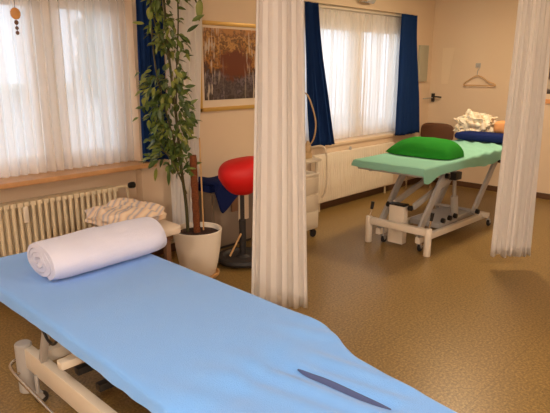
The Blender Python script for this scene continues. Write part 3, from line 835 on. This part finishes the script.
# ------------------------------------------------------------------ cabinet with blue mat
t = thing('low_cabinet', (3.14, 3.66, 0), 'low taupe cabinet against the wall behind the red stool', 'cabinet')
bm = bm_new(); box2(bm, (2.90, 3.535, .03), (3.40, 3.80, .52), .005); build('body', bm, 'grey_cab', t, smooth=False)
bm = bm_new(); box2(bm, (2.93, 3.56, 0), (3.38, 3.79, .03)); build('plinth', bm, 'darkgrey', t, smooth=False)
bm = bm_new(); box2(bm, (2.915, 3.518, .04), (3.39, 3.536, .51), .003); dr = build('door', bm, 'grey_cab', t)
bm = bm_new(); box2(bm, (3.10, 3.50, .33), (3.17, 3.518, .48), .004); build('handle_plate', bm, 'woodbrown', dr)['label'] = 'dark handle plate'
bm = bm_new(); box2(bm, (3.185, 3.50, .235), (3.30, 3.518, .485), .004); build('notice_card', bm, 'patch', dr)['label'] = 'pale card on the door'
bm = bm_new()
def matfn(u, v):
    x = lerp(2.89, 3.36, u)
    hang = lerp(.27, .08, sm(u * 1.3)) if u > .15 else lerp(.05, .27, u / .15)
    L1 = .27; Lt = L1 + hang; s = v * Lt
    if s < L1: y = 3.79 - s; z = .60 + .012 * sin(u * 9) + .006 * nz(u * 4, v * 4)
    else: y = 3.79 - L1 - .04 - .01 * sin((s - L1) * 9); z = .60 - (s - L1) + .004 * nz(u * 6, v)
    return (x, y, z)
add_grid(bm, 26, 26, matfn)
mt = thing('blue_mat', (3.11, 3.66, .52), 'navy blue folded mat on the low cabinet, a corner hanging over its front', 'mat')
build('top_layer', bm, 'navy', mt, solid=.018)
bm = bm_new(); add_box(bm, (3.12, 3.665, .556), (.47, .25, .068), .02); build('folded_layers', bm, 'navy', mt)

# ------------------------------------------------------------------ trolley
t = thing('therapy_trolley', (3.72, 3.33, 0), 'cream wheeled therapy trolley half hidden by the central divider curtain', 'trolley')
bm = bm_new(); box2(bm, (3.52, 3.18, .09), (3.89, 3.53, .60), .008); build('cabinet_body', bm, 'trolley', t)
bm = bm_new(); box2(bm, (3.50, 3.16, .72), (3.90, 3.55, .745), .006); build('top_shelf', bm, 'trolley', t)
bm = bm_new(); box2(bm, (3.51, 3.17, .60), (3.895, 3.54, .615), .004); build('middle_shelf', bm, 'white', t)
for x in (3.53, 3.865):
    for y in (3.195, 3.515):
        bm = bm_new(); add_bar(bm, (x, y, .60), (x, y, .725), .02, .02, .003); build('post', bm, 'trolley', t)
for z0, z1 in ((.12, .26), (.28, .42), (.44, .58)):
    bm = bm_new(); box2(bm, (3.54, 3.168, z0), (3.875, 3.182, z1), .004); dr = build('drawer', bm, 'trolley', t)
for x in (3.56, 3.86):
    for y in (3.215, 3.50): caster(t, x - .02, y, .095, .036, 'black')
t = thing('therapy_device', (3.74, 3.34, .745), 'small beige therapy device with looped hose on top of the trolley', 'medical device')
bm = bm_new(); box2(bm, (3.62, 3.24, .745), (3.86, 3.44, .80), .01); build('housing', bm, 'hose', t)
bm = bm_new(); add_lathe(bm, [(.03, 0), (.034, .01), (.03, .06), (.018, .08), (.012, .10), (0, .105)], (3.83, 3.27, .80), 16); build('pump_bulb', bm, 'hose', t)
bm = bm_new(); add_tube(bm, smooth_path([(3.70, 3.42, .79), (3.73, 3.42, 1.10), (3.77, 3.37, 1.28), (3.81, 3.30, 1.33), (3.83, 3.25, 1.26), (3.85, 3.20, 1.08), (3.84, 3.21, .93), (3.83, 3.26, .86)], 8), .007, 10); build('hose', bm, 'hose', t)
bm = bm_new(); add_tube(bm, smooth_path([(3.84, 3.26, .84), (3.89, 3.15, .86), (3.915, 3.12, .78), (3.918, 3.115, .6), (3.915, 3.12, .46), (3.90, 3.15, .38)], 8), .009, 8); build('cable', bm, 'trolley', t)

# ------------------------------------------------------------------ chair behind far couch
t = thing('upholstered_chair', (6.55, 3.51, 0), 'brown upholstered chair with rounded back in the corner behind the mint couch', 'chair')
bm = bm_new(); add_blob(bm, (6.72, 3.52, .722), (.034, .235, .125), .55, .7, 40, 20); build('backrest', bm, 'brown', t)
bm = bm_new(); add_blob(bm, (6.48, 3.50, .455), (.22, .225, .04), .4, .45, 40, 14); build('seat', bm, 'brown', t)
for y in (3.34, 3.68):
    bm = bm_new(); add_tube(bm, smooth_path([(6.74, y, 0), (6.70, y, .42), (6.70, y, .55), (6.748, y, .80)], 6), .011, 10); build('leg', bm, 'chrome', t)
    bm = bm_new(); add_tube(bm, [(6.29, y, 0), (6.31, y, .43)], .011, 10); build('leg', bm, 'chrome', t)
    bm = bm_new(); add_tube(bm, [(6.30, y, .418), (6.70, y, .418)], .010, 8); build('seat_rail', bm, 'chrome', t)

# ------------------------------------------------------------------ small things on the walls
hk = thing('wall_hook', (X1, 3.150, 1.563), 'small metal hook on the back wall holding the coat hanger', 'hook')
bm = bm_new(); box2(bm, (X1 - .006, 3.133, 1.548), (X1, 3.197, 1.603), .002); build('plate', bm, 'steel', hk)
bm = bm_new(); add_tube(bm, smooth_path([(X1 - .004, 3.150, 1.578), (X1 - .035, 3.150, 1.560), (X1 - .045, 3.150, 1.578)], 5), .005, 8); build('prong', bm, 'steel', hk)
hg = thing('coat_hanger', (X1 - .035, 3.150, 1.318), 'thin pale coat hanger hanging on the back wall hook', 'coat hanger')
bm = bm_new()
add_tube(bm, smooth_path([(X1 - .035, 3.150, 1.448), (X1 - .035, 3.150, 1.508), (X1 - .035, 3.130, 1.543), (X1 - .035, 3.150, 1.570), (X1 - .035, 3.175, 1.556)], 6), .0045, 8)
build('hook', bm, 'steel', hg)
bm = bm_new()
add_tube(bm, smooth_path([(X1 - .035, 3.150, 1.453), (X1 - .035, 3.080, 1.430), (X1 - .035, 3.0, 1.378), (X1 - .035, 2.920, 1.350), (X1 - .035, 2.925, 1.330), (X1 - .035, 3.150, 1.330), (X1 - .035, 3.310, 1.330), (X1 - .035, 3.315, 1.350), (X1 - .035, 3.280, 1.378), (X1 - .035, 3.200, 1.430), (X1 - .035, 3.150, 1.453)], 5), .006, 8)
build('shoulder_bar', bm, 'bamboo', hg)
bm = bm_new(); box2(bm, (6.64, W - .03, 1.37), (6.86, W, 1.83), .006)
pn = tag(build('wall_panel', bm, 'panel'), 'grey green flat wall panel between the blue curtain and the corner', 'wall panel')
t = thing('coat_peg', (X1 - .02, 3.76, 1.16), 'dark metal peg with thin arms in the corner left of the hanger', 'coat peg')
bm = bm_new(); box2(bm, (X1 - .025, 3.735, 1.10), (X1, 3.775, 1.21), .004); build('plate', bm, 'darkgrey', t)
bm = bm_new(); add_tube(bm, [(X1 - .02, 3.755, 1.155), (X1 - .27, 3.755, 1.15)], .007, 8); build('long_arm', bm, 'steel', t)
bm = bm_new(); add_tube(bm, smooth_path([(X1 - .02, 3.755, 1.165), (X1 - .05, 3.70, 1.17), (X1 - .04, 3.62, 1.165)], 5), .009, 8); build('short_arm', bm, 'darkgrey', t)
bm = bm_new()  # thin added sheet, the wall's faint light patch put into its colour
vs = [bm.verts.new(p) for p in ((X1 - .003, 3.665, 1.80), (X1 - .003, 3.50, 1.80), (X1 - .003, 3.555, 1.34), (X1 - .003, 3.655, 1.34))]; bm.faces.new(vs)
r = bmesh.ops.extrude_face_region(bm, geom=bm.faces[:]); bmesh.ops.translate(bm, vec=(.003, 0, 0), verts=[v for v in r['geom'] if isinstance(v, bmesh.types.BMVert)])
tag(build('light_patch', bm, 'patch', smooth=False), 'narrow pale sheet standing for a faint light patch on the back wall left of the hanger', 'patch')
t = thing('wall_spotlight', (5.39, W, 2.25), 'small metal spotlight on the wall above the far window', 'wall lamp')
bm = bm_new(); box2(bm, (5.28, W - .03, 2.26), (5.50, W, 2.31), .006); build('wall_plate', bm, 'steel', t)
bm = bm_new(); add_lathe(bm, [(.0, -.10), (.03, -.10), (.034, -.09), (.034, .05), (.0, .06)], (5.44, W - .06, 2.275), 16, 'X'); build('lamp_head', bm, 'steel', t)
bm = bm_new(); add_lathe(bm, [(.0, -.05), (.028, -.05), (.03, .05), (.0, .05)], (5.30, W - .06, 2.275), 16, 'X'); build('lamp_socket', bm, 'chrome', t)

t = thing('window_ornament', (1.56, 3.82, 1.80), 'amber glass ornament on a string at the left window', 'ornament')
ox, oy = 1.565, 3.845
bm = bm_new(); add_tube(bm, [(ox, oy, 2.18), (ox, oy, 1.76)], .0018, 5); build('string', bm, 'stem', t)
for z, r in ((1.89, .034), (1.835, .014), (1.80, .011), (1.77, .012)):
    bm = bm_new(); add_blob(bm, (ox, oy, z), (r, .008, r * 1.1), 1, 1, 16, 10); build('bead', bm, 'amber' if r > .02 else 'woodbrown', t)

# ------------------------------------------------------------------ light
def area(name, loc, size, power, col, rot=(0, 0, 0), sy=None, portal=False):
    l = bpy.data.lights.new(name, 'AREA'); l.energy = power; l.color = col; l.size = size
    if sy: l.shape = 'RECTANGLE'; l.size_y = sy
    if portal: l.cycles.is_portal = True
    o = bpy.data.objects.new(name, l); COL.objects.link(o); o.location = loc; o.rotation_euler = rot; return o
WARM = (1.0, 0.78, 0.52)
COOL = (1.0, 0.90, 0.79)
for (x, y, p, c_, lab) in ((-0.6, 0.9, 40, COOL, 'round ceiling lamp near the left wall'), (2.5, -0.5, 46, COOL, 'round ceiling lamp in the middle of the room'), (5.2, 2.3, 46, WARM, 'round ceiling lamp above the mint couch')):
    t = thing('ceiling_lamp', (x, y, HC), lab, 'ceiling lamp', 'round ceiling lamps')
    bm = bm_new(); add_lathe(bm, [(0, HC), (.2, HC), (.2, HC - .03), (.19, HC - .035), (0, HC - .035)], (x, y, 0), 32); build('lamp_base', bm, 'white', t)
    area('ceiling_light', (x, y, HC - .045), .36, p, c_)
t = thing('fill_lamp', (-0.95, -1.0, 0), 'added standing lamp giving frontal fill light, unseen behind the camera', 'lamp')  # added out of view to brighten surfaces facing the camera
bm = bm_new(); add_lathe(bm, [(0, 0), (.15, 0), (.15, .015), (.03, .03), (0, .03)], (-.95, -1.0, 0), 28); build('base', bm, 'steel', t)
bm = bm_new(); add_tube(bm, [(-.95, -1.0, .02), (-.95, -1.0, 1.62)], .014, 12); build('pole', bm, 'steel', t)
bm = bm_new(); add_lathe(bm, [(.02, 1.62), (.10, 1.63), (.12, 1.66), (.10, 1.66), (.09, 1.645), (.02, 1.635)], (-.95, -1.0, 0), 28); build('bowl', bm, 'white', t)
l = bpy.data.lights.new('fill_light', 'POINT'); l.energy = 140; l.color = COOL; l.shadow_soft_size = .11
o = bpy.data.objects.new('fill_light', l); COL.objects.link(o); o.location = (-.95, -1.0, 1.80)
for n, zs in ((N1, ZS1), (N2, ZS2)):
    area('window_portal', ((n[0] + n[1]) / 2, WO + .01, (zs + ZT) / 2), n[1] - n[0], 1, (1, 1, 1), (radians(-90), 0, 0), ZT - zs, True)
w = bpy.data.worlds.new('overcast_sky'); S.world = w; w.use_nodes = True
bg = w.node_tree.nodes['Background']; bg.inputs['Color'].default_value = (0.72, 0.84, 1.0, 1); bg.inputs['Strength'].default_value = 2.6

# ------------------------------------------------------------------ camera
cd = bpy.data.cameras.new('camera'); cd.sensor_width = 36; cd.lens = 554 / 550 * 36
cam = bpy.data.objects.new('camera', cd); COL.objects.link(cam)
cam.location = (0, 0, 1.55)
pt = math.atan(139 / 554)
cam.rotation_euler = (pi / 2 - pt, 0, radians(43.9 - 90))
S.camera = cam
S.view_settings.view_transform = 'Standard'; S.view_settings.look = 'None'; S.view_settings.gamma = 1; S.view_settings.exposure = 0.0
S.view_settings.use_curve_mapping = False
S.cycles.max_bounces = 10; S.cycles.transparent_max_bounces = 16
